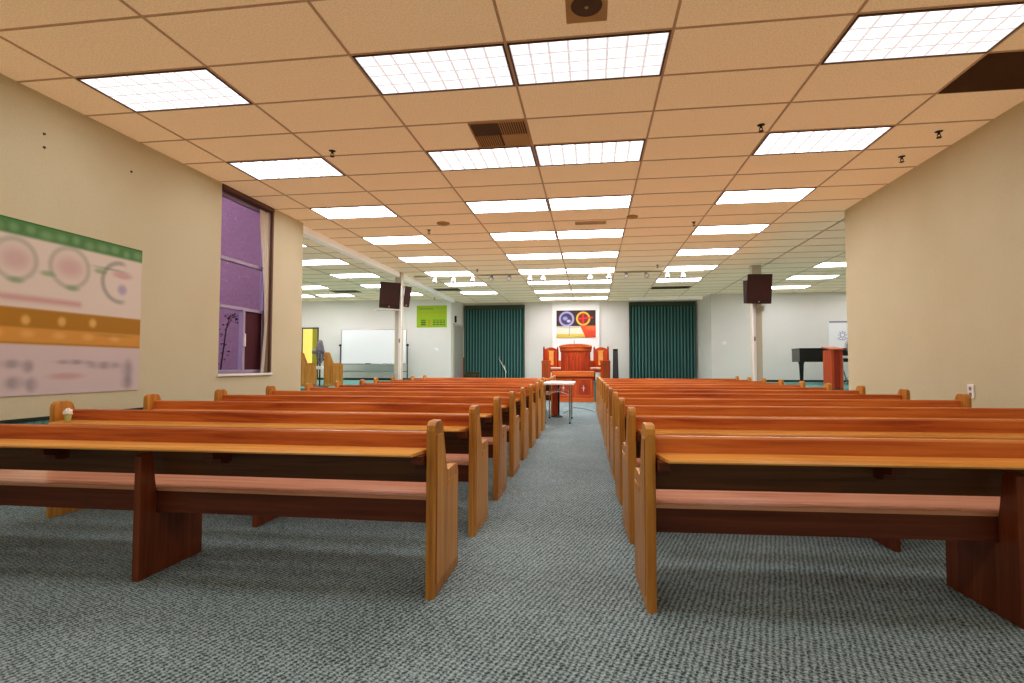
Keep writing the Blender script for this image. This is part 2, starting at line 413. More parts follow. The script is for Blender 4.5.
# outside
struct('wall_outside', B(box, -12, XL-.17, 4.16, 4.31, -1, 5.5), M_STUCCO)
bm = bmesh.new(); random.seed(3)
tube(bm, [(-4.83,3.30,0),(-4.82,3.33,1.0),(-4.80,3.42,1.7),(-4.79,3.50,1.93)], [.014,.012,.008,.004], 8)
tube(bm, [(-4.80,3.42,1.7),(-4.80,3.55,1.88),(-4.80,3.72,1.93)], [.006,.005,.003], 6)
br = obj('branch', bm, M_LEAF)
tag(br, 'thin leafy shrub outside the window against the purple wall', 'shrub')
bm = bmesh.new()
for i in range(75):
    t = random.random(); c = Vector((-4.80+random.uniform(-.05,.05), random.uniform(3.38,3.78), 1.87+random.uniform(-.06,.07))) if t < .6 else Vector((-4.81+random.uniform(-.06,.06), random.uniform(3.30,3.46), random.uniform(1.15,1.78)))
    L = random.uniform(.03,.06); d = Vector((random.uniform(-1,1),random.uniform(-1,1),random.uniform(-1,.5))).normalized(); s = d.cross(Vector((.3,.9,.2))).normalized()
    v = [bm.verts.new(c), bm.verts.new(c+d*L*.5+s*L*.3), bm.verts.new(c+d*L), bm.verts.new(c+d*L*.5-s*L*.3)]
    bm.faces.new(v)
obj('foliage', bm, M_LEAF, br)

# doors
d1 = struct('door_1', B(box, -4.0, -3.9, 0, .01, 0, .01), M_POST)
d1.location = (0, 0, 0)
bpy.data.objects.remove(d1)
ang = math.atan2(.14, 1.4)
bm = bmesh.new(); box(bm, 0, .03, .0, .08, 0, 2.08, .004); box(bm, 0, .03, 1.02, 1.10, 0, 2.08, .004); box(bm, 0, .03, 0, 1.10, 2.0, 2.08, .004)
d1 = struct('door_1', bm, M_POST); d1.location = (-4.385, 14.80, ST); d1.rotation_euler = (0, 0, -ang)
obj('door_leaf', B(box, .002, .02, .085, 1.015, 0, 1.995), mat('door_grey', (.42,.40,.36), .6), d1)
bm = bmesh.new(); box(bm, 0, .66, -.03, 0, 1.90, 1.95); box(bm, .62, .66, -.03, 0, 0, 1.92); box(bm, 0, .04, -.03, 0, 0, 1.92)
d2 = struct('door_2', bm, M_DKMET); d2.location = (-10.14, YS, ST)
obj('door_leaf', B(box, .04, .42, -.018, -.006, 0, 1.9), M_YEL, d2)
obj('side_panel', B(box, .42, .62, -.02, -.006, 0, 1.9), M_YELO, d2)

# ------------------------------------------------------------------ pleated partitions
def partition(name, label, x0, x1, y, ztop):
    t = thing(name, label, 'curtain', (x0, y, ST), group='pleated teal partitions on the back wall')
    bm = bmesh.new(); w = x1-x0; n = int(round(w/.115)); top = ztop-ST
    pts = []
    for i in range(n*12+1):
        s = i/(n*12); ph = s*n*2*PI
        pts.append((s*w, -.05 - .05*math.cos(ph) + .012*math.sin(2*ph)))
    A = [bm.verts.new((p[0], p[1], 0)) for p in pts]; Bv = [bm.verts.new((p[0], p[1], top)) for p in pts]
    for i in range(len(pts)-1): bm.faces.new((A[i], A[i+1], Bv[i+1], Bv[i]))
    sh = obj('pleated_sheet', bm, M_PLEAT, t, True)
    at = sh.data.color_attributes.new('Col', 'FLOAT_COLOR', 'POINT')
    for i, v in enumerate(sh.data.vertices):
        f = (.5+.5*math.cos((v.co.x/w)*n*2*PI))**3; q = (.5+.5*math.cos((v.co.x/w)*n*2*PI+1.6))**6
        at.data[i].color = (.03+.12*f+.11*q, .085+.27*f+.20*q, .080+.25*f+.19*q, 1)  # pleat shading painted in: light ridges, dark valleys
    obj('header_band', B(box, 0, w, -.115, -.02, top-.16, top, .004), M_PLEATD, t)
    obj('side_rail', B(box, -.03, .0, -.11, -.0, 0, top, .003), M_PLEATD, t)
    obj('side_rail', B(box, w, w+.03, -.11, -.0, 0, top, .003), M_PLEATD, t)
    return t
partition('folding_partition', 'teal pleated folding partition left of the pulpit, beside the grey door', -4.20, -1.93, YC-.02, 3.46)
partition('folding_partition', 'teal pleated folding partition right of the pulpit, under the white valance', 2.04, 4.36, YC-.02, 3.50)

# ------------------------------------------------------------------ pews
BR_L = None
def end_profile():
    p = [(0,0),(0,.825),(.006,.85),(.022,.866),(.045,.872),(.105,.872),(.128,.866),(.145,.85),(.155,.825),
         (.225,.615),(.235,.598),(.252,.588),(.275,.590),(.39,.595),(.43,.590),(.455,.572),(.468,.545),(.47,.51),(.47,0)]
    return p
def make_pew(L, mid, brackets, label):
    t = thing('pew', label, 'pew', group='rows of wooden pews')
    prof = end_profile()
    for x0, x1, sgn in ((0, .045, -1), (L-.045, L, 1)):
        bm = bmesh.new(); prism(bm, prof, x0, x1, 'X', .005)
        # raised border strips on the outer face, leaving a sunk panel
        xo0, xo1 = (x1, x1+.004) if sgn > 0 else (x0-.004, x0)
        e = obj('end_panel', bm, W_END, t)
        bm = bmesh.new()
        prism(bm, [(.035,.06),(.035,.80),(.115,.80),(.20,.57),(.20,.52),(.235,.50),(.25,.53),(.43,.53),(.43,.06)][::1], xo0, xo1, 'X', .0015)
        obj('raised_panel', bm, W_END, e)
    # centre support standing under the seat and behind the back
    sp = [(0,0),(0,.66),(.03,.675),(.075,.675),(.095,.53),(.110,.44),(.110,.335),(.46,.335),(.46,0)]
    bm = bmesh.new(); prism(bm, sp, mid-.02, mid+.02, 'X', .004); obj('center_support', bm, W_SUP, t)
    i0, i1 = .046, L-.046
    # backrest: slanted board, with a rounded cap rail
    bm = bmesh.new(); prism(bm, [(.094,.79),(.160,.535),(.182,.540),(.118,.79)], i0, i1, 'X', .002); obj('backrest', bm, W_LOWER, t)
    bm = bmesh.new(); prism(bm, [(.080,.72),(.078,.798),(.084,.807),(.126,.807),(.132,.798),(.135,.72)], i0, i1, 'X', .003); obj('top_rail', bm, W_BACK, t)
    bm = bmesh.new()
    prism(bm, [(-.080,.706),(-.083,.714),(-.078,.722),(.079,.728),(.079,.708)], 0, 1, 'X')
    for v in bm.verts:                       # the shelf corners are cut back towards the ends
        far = v.co.y < .0
        v.co.x = (i0 + (.045 if far else .002)) if v.co.x < .5 else (i1 - (.045 if far else .002))
    obj('book_shelf', bm, W_RAIL, t)
    bm = bmesh.new(); box(bm, i0, i1, .116, .455, .452, .472, .003); obj('seat', bm, W_SEAT, t)
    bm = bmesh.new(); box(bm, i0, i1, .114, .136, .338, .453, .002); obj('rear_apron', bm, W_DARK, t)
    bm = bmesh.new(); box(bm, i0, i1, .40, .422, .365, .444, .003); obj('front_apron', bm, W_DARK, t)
    for x in brackets:
        bm = bmesh.new(); prism(bm, [(-.055,.705),(-.05,.665),(.01,.655),(.012,.632),(.06,.622),(.094,.63),(.094,.705)], x-.03, x+.03, 'X', .003)
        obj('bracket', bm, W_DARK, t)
    return t
ordn = ['nearest the camera','second from the camera','third from the camera','fourth from the camera','fifth from the camera','sixth from the camera',
        'seventh from the camera','eighth from the camera','ninth from the camera','tenth from the camera','second from the front','frontmost, closest to the pulpit']
LL, LR = 3.395, 3.38
RR = .042     # the right block is turned slightly, so its outer ends stand further forward
pL = make_pew(LL, LL/2+.055, (.10, 1.20, 2.20, LL-.08), 'wooden pew with long book shelf in the left block, nearest the camera')
pR = make_pew(LR, LR/2-.06, (.08, 1.09, 2.20, LR-.10), 'wooden pew with long book shelf in the right block, nearest the camera')
for k in range(12):
    y = -1.22+.95*k; off = -.012*.95*k
    xl = -.145-LL+off - (.13 if k in (8, 9) else .0); xr = .88+off
    if k == 0: pL.location = (xl, y, 0); pR.location = (xr, y, 0); pR.rotation_euler = (0, 0, RR)
    else:
        zs = 1+.0035*k; xs = .972 if k == 1 else 1.
        dup(pL, (xl+LL*(1-xs), y, 0), 0, 'wooden pew in the left block, row %s' % ordn[k], scale=(xs, 1, zs))
        dup(pR, (xr, y, 0), RR, 'wooden pew in the right block, row %s' % ordn[k], scale=(1, 1, zs))
# choir pews on the left platform, turned to face the aisle
cs = make_pew(.62, .31, (.20,), 'short wooden choir bench end-on, right behind the fan on the left platform')
cs.name = 'choir_bench'; cs['category'] = 'bench'; cs['group'] = 'choir benches on the left platform'
cs.location = (-6.24-.479*.62, 9.0+.878*.62, ST); cs.rotation_euler = (0, 0, -1.0716)
dup(cs, (-6.80-.479*.62, 8.69+.878*.62, ST), -1.0716, 'short wooden choir bench left of the fan, cut by the edge of the left wall')

# crumpled tissue cup on the second left pew shelf
t = thing('paper_cup', 'small crumpled white tissue in a pale green cup on the left pew shelf', 'cup', (-3.25, -.31, .7345))
bm = bmesh.new(); lathe(bm, [(.018,0),(.024,.045),(.025,.05)], n=16); obj('cup', bm, mat('pale_green_paper', (.55,.6,.25), .7), t, True)
bm = bmesh.new(); bmesh.ops.create_icosphere(bm, subdivisions=3, radius=.027)
for v in bm.verts:
    n_ = v.co.normalized(); v.co *= 1+.22*math.sin(n_.x*7+1)*math.sin(n_.y*8)+.1*math.sin(n_.z*15); v.co.z = v.co.z*1.1+.062
obj('tissue', bm, M_WHITE, t)

# ------------------------------------------------------------------ ceiling lights
t = thing('ceiling_light', 'x', 'ceiling light', (0,0,CE), group='fluorescent ceiling panels')
bm = bmesh.new(); w, d = TW/2-.012, TD/2-.012; r = .014
box(bm, -w, w, -d, -d+r, -.012, -.001); box(bm, -w, w, d-r, d, -.012, -.001); box(bm, -w, -w+r, -d+r, d-r, -.012, -.001); box(bm, w-r, w, -d+r, d-r, -.012, -.001)
obj('frame', bm, M_RIM, t)
obj('diffuser', B(box, -w+r, w-r, -d+r, d-r, -.008, -.003), M_LIGHT, t)
L0 = t
nth = ['first','second','third','fourth','fifth','sixth','seventh','eighth','ninth']
first = True
def put(x, row, label):
    global first
    loc = (x, row*3*TD+TD/2, CE)
    if first: L0.location = loc; L0['label'] = label; first = False
    else: dup(L0, loc, 0, label)
for r_ in range(9):
    put(-.5*TW, r_, 'fluorescent panel, left one of the centre pair, %s row from the camera' % nth[r_])
    put(.5*TW, r_, 'fluorescent panel, right one of the centre pair, %s row from the camera' % nth[r_])
for r_ in range(8): put(-2.5*TW, r_, 'fluorescent panel over the left pews, %s row from the camera' % nth[r_])
for r_ in range(7): put(2.5*TW, r_, 'fluorescent panel over the right pews, %s row from the camera' % nth[r_])
for i, r_ in enumerate(range(3, 8)): put(-4.5*TW-.15, r_, 'fluorescent panel in the left side area next to the beam, %s from the camera' % nth[i])
for i, r_ in enumerate((6, 7)): put(-6.5*TW-.15, r_, 'fluorescent panel in the left side area far from the beam, %s from the camera' % nth[i])
put(-7.7*TW-.15, 7, 'fluorescent panel deepest in the left side area by its far wall')
for i, r_ in enumerate(range(4, 8)): put(5.5*TW-.13, r_, 'fluorescent panel in the right side area past the wall, %s from the camera' % nth[i])
put(7.5*TW-.13, 7, 'fluorescent panel in the right side area at the wall edge, farthest right')

# ceiling grille, speaker, dark panel
t = thing('ceiling_vent', 'square four-way ceiling vent in front of the second centre light row', 'vent', (-.295, 1.524, CE-.001))
obj('frame', B(lambda bm: (box(bm,-.29,.29,-.29,-.275,-.012,0), box(bm,-.29,.29,.275,.29,-.012,0), box(bm,-.29,-.275,-.275,.275,-.012,0), box(bm,.275,.29,-.275,.275,-.012,0))), M_VENTL, t)
obj('backing', B(box, -.275, .275, -.275, .275, -.004, 0), M_VENTD, t)
bm = bmesh.new()
for i in range(11): box(bm, .015+i*.0235, .015+i*.0235+.009, -.27, -.005, -.012, -.004)
for i in range(11): box(bm, -.27+i*.0235, -.27+i*.0235+.011, .005, .27, -.012, -.004)
obj('slats', bm, M_VENTL, t)
obj('blank_quarter', B(box, .005, .272, .005, .272, -.011, -.004), M_VENTL, t)
t = thing('ceiling_speaker', 'square tan ceiling speaker plate at the top edge above the centre lights', 'speaker', (.605, -.33, CE-.001))
bm = bmesh.new(); box(bm, -.14, .14, -.17, .17, -.01, 0, .003); obj('plate', bm, M_VENTL, t)
bm = bmesh.new(); lathe(bm, [(.105,0),(.10,-.006),(.02,-.009),(.001,-.009)], cz=-.01, n=28); obj('grille', bm, M_VENTD, t, True)
bm = bmesh.new(); lathe(bm, [(.014,0),(.012,-.006),(.001,-.008)], cz=-.019, n=12); obj('hub', bm, M_VENTL, t, True)
o = obj('return_grille', B(box, 3*TW+.012, XR-.005, TD+.012, 2*TD-.012, -.012, -.001), speckle('brown_grille', (.15,.085,.045), (.10,.055,.03), 200), loc=(0,0,CE))
tag(o, 'dark brown return air panel in the ceiling by the right wall', 'vent')
def sprink(x, y, label, s=1.):
    t = thing('sprinkler', label, 'sprinkler', (x, y, CE+.004), group='ceiling sprinklers')
    bm = bmesh.new(); lathe(bm, [(.038*s,0),(.036*s,-.006),(.012,-.010),(.010,-.035),(.001,-.036)], n=16); obj('escutcheon', bm, M_LEAF, t, True)
    bm = bmesh.new(); tube(bm, [(-.012,0,-.03),(-.016,0,-.05),(0,0,-.066)], .004, 6); tube(bm, [(.012,0,-.03),(.016,0,-.05),(0,0,-.066)], .004, 6)
    lathe(bm, [(.024*s,-.066),(.024*s,-.070),(.002,-.071)], n=14); obj('deflector', bm, M_LEAF, t)
for x, y, l in [(-2.25,1.70,'dark sprinkler head on the left of the ceiling before the second row of lights'),
                (2.32,1.66,'dark sprinkler head left of the second right-hand light'),
                (4.18,2.05,'dark sprinkler head close to the right wall, the nearer of two'),
                (4.18,2.70,'dark sprinkler head close to the right wall, the farther of two'),
                (-2.23,5.16,'dark sprinkler head between the fourth left and centre lights'),
                (2.34,5.24,'dark sprinkler head left of the fourth right-hand light'),
                (-2.2,9.0,'small sprinkler head left of centre just before the track lights'),
                (2.2,9.0,'small sprinkler head right of centre just before the track lights'),
                (-4.9,14.2,'small dark sprinkler head above the lime poster'),
                (6.9,7.0,'small sprinkler head in the right side area')]: sprink(x, y, l)
def disc(x, y, r, label, n=24, cat='smoke detector'):
    bm = bmesh.new(); lathe(bm, [(r,0),(r*.97,-.02),(r*.7,-.035),(.002,-.037)], n=n)
    o = obj('smoke_detector', bm, M_VENTL, None, True, (x, y, CE+.002)); tag(o, label, cat, 'tan ceiling detectors')
disc(-1.85, 4.75, .11, 'round tan detector on the ceiling left of the fourth centre light')
disc(1.29, 4.75, .09, 'round tan detector on the ceiling right of the fourth centre light', 8)
o = obj('ceiling_plate', B(box, -.26, .26, -.10, .10, -.008, 0, .003), M_VENTL, None, loc=(.62, 5.05, CE-.001)); tag(o, 'flat tan plate on the ceiling above the fourth centre light', 'plate')
def farvent(x, y, w, d, l):
    t = thing('ceiling_vent', l, 'vent', (x, y, CE-.001), group='dark far ceiling vents')
    obj('frame', B(box, -w/2, w/2, -d/2, d/2, -.006, 0), M_VENTD, t)
    bm = bmesh.new()
    for i in range(8): box(bm, -w/2+.03+i*(w-.06)/8, -w/2+.03+i*(w-.06)/8+.02, -d/2+.02, d/2-.02, -.012, -.006)
    obj('slats', bm, M_OLIVE, t)
farvent(-4.05, 12.3, 1.1, .5, 'dark ceiling vent above the corner by the lime poster')
farvent(3.05, 12.75, 1.15, .5, 'dark ceiling vent before the right teal partition')
farvent(-7.3, 12.3, .9, .5, 'dark ceiling vent in the left side area left of the loudspeakers')
farvent(8.2, 11.0, .8, .5, 'dark ceiling vent in the right side area near the wall edge')

# track lights
o = obj('light_track', B(box, -4.1, 3.4, -.018, .018, -.03, 0, .002), M_BARW, None, loc=(0, 9.75, CE-.008)); tag(o, 'long thin lighting track across the ceiling', 'light track')
def head(white, label):
    t = thing('spotlight', label, 'spotlight', group='spotlights on the ceiling track')
    m1 = M_LAMPW if white else M_PLAST
    bm = bmesh.new(); tube(bm, [(0,0,0),(0,0,-.055)], .012, 8); box(bm, -.03, .03, -.018, .018, -.012, 0, .003); obj('stem', bm, m1, t)
    bm = bmesh.new(); prof = [(.012,.0),(.045,-.02),(.055,-.06),(.058,-.12),(.050,-.125)]
    lathe(bm, prof, n=18)
    R = Matrix.Rotation(math.radians(-62 if not white else -28), 4, 'X')
    bmesh.ops.transform(bm, matrix=Matrix.Translation((0,0,-.05)) @ R, verts=bm.verts); obj('lamp_shade', bm, m1, t, True)
    bm = bmesh.new(); lathe(bm, [(.048,-.119),(.046,-.128),(.002,-.13)], n=16); bmesh.ops.transform(bm, matrix=Matrix.Translation((0,0,-.05)) @ R, verts=bm.verts)
    obj('lens', bm, M_LENS if white else M_WHITE, t, True)
    return t
HW = head(True, 'w'); HG = head(False, 'g')
heads = [(-3.52,1),(-3.01,1),(-2.48,1),(-1.97,0),(-1.50,0),(-.96,1),(-.61,1),(.60,1),(1.08,1),(1.51,0),(2.01,0),(2.53,1),(2.92,1)]
hn = ['leftmost','second','third','fourth','fifth','sixth','seventh','eighth','ninth','tenth','eleventh','twelfth','rightmost']
uw = ug = False
for i, (x, w_) in enumerate(heads):
    lab = '%s track spotlight, %s%s' % ('white' if w_ else 'small grey', hn[i], '' if i in (0, 12) else ' counted from the left')
    src = HW if w_ else HG
    if w_ and not uw: src.location = (x, 9.75, CE-.036); src['label'] = lab; uw = True
    elif not w_ and not ug: src.location = (x, 9.75, CE-.036); src['label'] = lab; ug = True
    else: dup(src, (x, 9.75, CE-.036), 0, lab)

# loudspeakers on the posts
def loudspeaker(label, loc, w, h, d, rx, ry, rz):
    t = thing('loudspeaker', label, 'loudspeaker', loc, 0, 'brown loudspeakers hung on the posts')
    t.rotation_euler = (rx, ry, rz)
    bm = bmesh.new(); prism(bm, [(-w/2,0),(w/2,0),(w*.36,d),(-w*.36,d)], -h/2, h/2, 'Z', .006); obj('cabinet', bm, M_BLACK, t)
    obj('grille', B(box, -w/2+.02, w/2-.02, -.014, 0, -h/2+.09, h/2-.02, .004), M_DKBR, t)
    obj('base_strip', B(box, -w/2+.02, w/2-.02, -.012, 0, -h/2+.015, -h/2+.075, .003), M_DKBR, t)
    bm = bmesh.new(); lathe(bm, [(.018,0),(.014,.006),(.002,.007)], n=12); bmesh.ops.transform(bm, matrix=Matrix.Translation((0,-.012,-h/2+.045)) @ Matrix.Rotation(PI/2, 4, 'X'), verts=bm.verts)
    obj('badge', bm, M_VENTL, t)
    return t
loudspeaker('large tilted dark brown loudspeaker on the left post, left side', (-4.45, 8.92, 2.93), .52, .66, .28, math.radians(8), math.radians(5), math.radians(6))
loudspeaker('smaller loudspeaker on the far right side of the left post', (-4.155, 9.38, 2.95), .17, .54, .18, math.radians(8), math.radians(5), math.radians(40))
o = obj('speaker_shelf', B(box, -.30, .30, -.13, .13, -.02, 0, .004), M_WHITE, None, loc=(-4.55, 9.03, 2.575)); tag(o, 'white shelf under the large loudspeaker on the left post', 'shelf')
loudspeaker('large dark brown loudspeaker on the right post, front side', (4.49, 8.92, 2.93), .53, .68, .34, math.radians(6), math.radians(2), math.radians(-8))
loudspeaker('smaller loudspeaker angled behind the left side of the right post speaker', (4.44, 9.60, 2.96), .28, .56, .24, math.radians(6), math.radians(3), math.radians(-50))
o = obj('speaker_bracket', B(lambda bm: (box(bm,-.03,.12,.0,.10,-.03,0,.003), box(bm,.07,.12,0,.16,-.12,-.03,.003))), M_POST, None, loc=(4.55, 9.17, 2.56)); tag(o, 'small beige bracket under the loudspeaker on the right post', 'bracket')

# ------------------------------------------------------------------ wall pieces
M_VC = vcol_mat('printed_sheet')
def banner_col(x, z):
    # x runs from y=-.9; z from .89
    X = x-.9; Z = z+.89; C = np.zeros(x.shape+(3,)) + lin(226,216,204)
    C = blend(C, 1-sst(1.33,1.36,Z), lin(216,202,202))
    for cy, cz, r in ((.03,2.05,.17),(.50,2.06,.18)):
        C = blend(C, ring(X, Z, cy, cz, r, .022, .9)*.35, lin(120,135,110))
        C = blend(C, ell(X, Z, cy, cz, .12, .09, .75)*.5, lin(200,150,155))
    C = blend(C, ring(X, Z, 1.03, 2.0, .20, .022, .8)*.55*(X < 1.12)*(1-sst(1.02,1.12,X)), lin(120,130,120))
    C = blend(C, ell(X, Z, 1.05, 2.08, .11, .035, .5)*.6, lin(205,150,155))
    C = blend(C, ell(X, Z, 1.05, 1.93, .05, .05, .6)*.6, lin(150,140,190))
    C = blend(C, ell(X, Z, -.45, 2.05, .14, .11, .45)*.75, lin(196,140,150))
    for cy, cz in ((.04,1.87),(.53,1.87),(.30,1.97),(.80,2.08)):
        C = blend(C, ell(X, Z, cy, cz, .06, .025, .7)*.6, lin(110,160,90))
    C = blend(C, ell(X, Z, .9, 2.12, .16, .012, .9)*.5, lin(110,140,100))
    C = blend(C, rect(X, Z, -.8, .62, 1.70, 1.75, .03)*.65, lin(200,135,140))
    wob = .5+.5*np.sin(X*19)*np.sin(X*7+1)
    C = blend(C, rect(X, Z, -2, 3, 1.33, 1.64, .012), lin(218,160,70))
    C = blend(C, rect(X, Z, -2, 3, 1.475, 1.64, .014), lin(180,130,25))
    C = blend(C, rect(X, Z, -2, 3, 1.335, 1.35, .01)*.6, lin(150,110,20))
    for cy, cz in ((.13,1.54),(.44,1.55),(.74,1.56),(-.3,1.55)): C = blend(C, ell(X, Z, cy, cz, .035, .04, .6)*.7, lin(240,200,120))
    for cy in (-.1,.15,.42,.70,.98): C = blend(C, ell(X, Z, cy, 1.42, .05, .03, .8)*.5, lin(240,195,120))
    C = blend(C, ell(X, Z, .98, 1.45, .18, .015, .8)*.3, lin(120,120,60))
    for cy, cz, a, b in ((.03,1.16,.09,.035),(.16,1.14,.05,.05),(.57,1.18,.17,.022),(.88,1.15,.17,.035),(1.14,1.10,.07,.10),(.06,1.0,.08,.05),(.2,.98,.05,.06),(1.14,.97,.07,.06),(-.3,1.12,.1,.05),(-.3,.98,.1,.05)):
        C = blend(C, ell(X, Z, cy, cz, a, b, .6)*.55*(.75+.25*np.sin(X*45)), lin(128,120,128))
    C = blend(C, ell(X, Z, .50, 1.05, .15, .03, .6)*.5, lin(200,140,140))
    C = blend(C, rect(X, Z, -2, 3, 2.255, 2.6, .018), lin(88,138,80))
    for i in range(16):
        cy = -.8+i*.135; C = blend(C, ell(X, Z, cy, 2.315+.012*math.sin(i*2.1), .045+.012*math.sin(i*1.7), .035, .8)*.45, lin(150,190,140))
    C = blend(C, sst(2.372, 2.38, Z)*.8, lin(40,120,40))
    return C
b = image_grid('banner', 2.18, 1.50, 219, 151, banner_col, M_VC)
b.location = (XL+.008, -.9, .89); b.rotation_euler = (0, 0, PI/2); tag(b, 'large printed banner with green header and orange band on the left wall', 'banner')
for y_, z_ in ((.23,3.21),(.235,3.09),(1.12,3.20)):
    bm = bmesh.new(); lathe(bm, [(.012,0),(.010,.008),(.002,.01)], n=10); bmesh.ops.transform(bm, matrix=Matrix.Rotation(PI/2, 4, 'Y'), verts=bm.verts)
    o = obj('wall_anchor', bm, M_MULL, None, True, (XL+.001, y_, z_)); tag(o, {(.23):'upper one of two small dark anchors above the banner on the left wall',(.235):'lower one of two small dark anchors above the banner on the left wall',(1.12):'lone small dark anchor on the left wall between banner and window'}[y_], 'wall anchor')
t = thing('wall_outlet', 'white electrical outlet on the right wall above the pew end', 'outlet', (XR-.001, 2.24, .885))
obj('plate', B(box, -.012, 0, -.045, .045, -.075, .075, .003), M_WHITE, t)
bm = bmesh.new(); box(bm, -.016, -.012, -.018, .018, .012, .05, .002); box(bm, -.016, -.012, -.018, .018, -.05, -.012, .002); obj('socket', bm, M_PLAST, t)

def poster_col(x, z):
    C = np.zeros(x.shape+(3,)) + lin(160,190,30)
    C = blend(C, rect(x, z, .09, .62, .66, .70, .01)*(.5+.5*np.sin(x*90))*.8, lin(50,70,20))
    C = blend(C, rect(x, z, .12, 1.05, .52, .56, .012)*(.6+.4*np.sin(x*70))*.6, lin(200,140,30))
    C = blend(C, rect(x, z, .08, .95, .44, .47, .012)*(.6+.4*np.sin(x*60))*.5, lin(190,160,30))
    C = blend(C, rect(x, z, .16, .34, .08, .28, .012)*(.55+.45*np.sin(z*75)), lin(30,60,30))
    C = blend(C, rect(x, z, .42, .52, .08, .28, .012)*(.55+.45*np.sin(z*75))*.8, lin(210,120,20))
    C = blend(C, rect(x, z, .60, 1.06, .08, .28, .012)*(.5+.5*np.sin(z*75))*(.7+.3*np.sin(x*50)), lin(40,80,30))
    return C
p = image_grid('poster', 1.13, .80, 114, 81, poster_col, M_VC); p.location = (-5.69, YS-.002, 2.53); tag(p, 'lime green poster with dark lettering on the left back wall', 'poster')

def pict_col(x, z):
    u = x/1.46; v = z/1.02
    C = np.zeros(x.shape+(3,)) + lin(62,40,30)
    ex = u*1.46; ez = v*1.02
    C = blend(C, rect(u, v, .0, 1.1, -.1, .42, .01), lin(225,222,200))                   # open book pages
    C = blend(C, (1-sst(.10,.16, v))*1., lin(215,190,80))
    C = blend(C, (1-sst(.02,.05, np.abs(v-.42+.05*np.abs(np.sin(u*PI*1.5)))))*.35, lin(120,110,90))
    C = blend(C, (1-sst(.004,.010, np.abs(u-.33-.03*(v-.2))))*(v < .42)*(v > .06)*.7, lin(110,100,100))
    cloth = sst(0, .02, u-.60-.42*(.42-v)*.75)*(v < .44)
    C = blend(C, cloth, lin(222,80,45)); C = blend(C, cloth*ell(u, v, .9, .35, .15, .08, .9)*.7, lin(235,130,70))
    C = blend(C, ell(ex, ez, .38, .70, .24, .24, .05), lin(70,60,95))
    C = blend(C, ring(ex, ez, .38, .70, .25, .035, .5), lin(165,160,205))
    C = blend(C, ell(ex, ez, .33, .72, .09, .07, .4), lin(150,150,190)); C = blend(C, ell(ex, ez, .46, .62, .07, .05, .4), lin(190,190,215))
    C = blend(C, ell(ex, ez, 1.00, .71, .22, .22, .05), lin(130,40,25))
    C = blend(C, ring(ex, ez, 1.00, .71, .23, .032, .5), lin(225,180,70))
    C = blend(C, rect(ex, ez, .97, 1.02, .50, .92, .01), lin(220,50,40)); C = blend(C, rect(ex, ez-.10*(ex-1.), .80, 1.36, .69, .74, .01), lin(220,45,40))
    return C
t = thing('painting', 'painting of an open book under two round emblems above the pulpit', 'painting', (-.68, YC-.114, 2.20))
image_grid('canvas', 1.46, 1.02, 147, 103, pict_col, M_VC, t)
obj('stretcher_edge', B(box, 0, 1.46, .003, .025, 0, 1.02), M_MULL, t)

t = thing('strobe_alarm', 'small black alarm box above the grey door', 'alarm', (-4.37, 15.0, 2.86))
obj('housing', B(box, 0, .06, -.04, .04, -.12, .12, .006), M_BLACK, t); obj('strobe', B(box, .06, .075, -.025, .025, -.09, -.03, .003), M_PLAST, t)
for x, y, z, l in [(5.0,14.4,1.90,'round white thermostat on the right back wall left of the post'),(-4.96,YS,1.72,'small white thermostat on the wall under the lime poster')]:
    bm = bmesh.new(); lathe(bm, [(.075,0),(.07,.02),(.05,.03),(.002,.031)], n=20); bmesh.ops.transform(bm, matrix=Matrix.Rotation(PI/2, 4, 'X'), verts=bm.verts)
    o = obj('thermostat', bm, M_WHITE, None, True, (x, y+.003, z)); tag(o, l, 'thermostat')

# ------------------------------------------------------------------ chancel
PY = 13.95
t = thing('pulpit', 'large bow-fronted reddish wooden pulpit with fluted front on the platform', 'pulpit', (.095, PY, ST))
def bow(w, d, n=24, y0=.0):
    return [(-w, y0)] + [(-w*math.cos(PI*i/n), y0-.06-d*math.sin(PI*i/n)) for i in range(n+1)] + [(w, y0)]
bm = bmesh.new(); prism(bm, bow(.52,.20), 0, .10, 'Z', .006); obj('plinth', bm, W_PULPX, t)
bm = bmesh.new(); prism(bm, bow(.49,.17), .10, .99, 'Z'); obj('body', bm, W_PULP, t)
bm = bmesh.new()
for i in range(1, 14):
    a = PI*i/14; x = -.49*math.cos(a); y = -.06-.17*math.sin(a)
    prism(bm, [(x-.012,y-.014),(x+.012,y-.014),(x+.015,y+.03),(x-.015,y+.03)], .12, .86, 'Z')
obj('fluting', bm, W_CRIM, t)
bm = bmesh.new()
for i in range(1, 14, 2):
    a = PI*i/14; x = -.49*math.cos(a); y = -.075-.17*math.sin(a)
    bmesh.ops.create_uvsphere(bm, u_segments=10, v_segments=8, radius=.02, matrix=Matrix.Translation((x, y, .90)))
obj('carved_drop', bm, W_CRIM, t)
bm = bmesh.new(); prism(bm, bow(.52,.19), .98, 1.03, 'Z', .008); obj('lower_molding', bm, W_CRIM, t)
bm = bmesh.new(); prism(bm, bow(.535,.205), 1.03, 1.20, 'Z', .006); obj('cornice', bm, W_PULPX, t)
bm = bmesh.new(); prism(bm, [(-.55,1.13+.0),(-.54,1.19),(-.4,1.225),(-.2,1.248),(0,1.255),(.2,1.248),(.4,1.225),(.54,1.19),(.55,1.13)], -.28, .02, 'Y', .01); obj('top', bm, W_PULPX, t)
o = obj('microphone', B(tube, [(0,0,0),(0,-.02,.07),(0,-.05,.11)], [.006,.006,.012], 8), M_BLACK, None, True, (.05, PY-.1, ST+1.255)); tag(o, 'short gooseneck microphone on top of the pulpit', 'microphone')

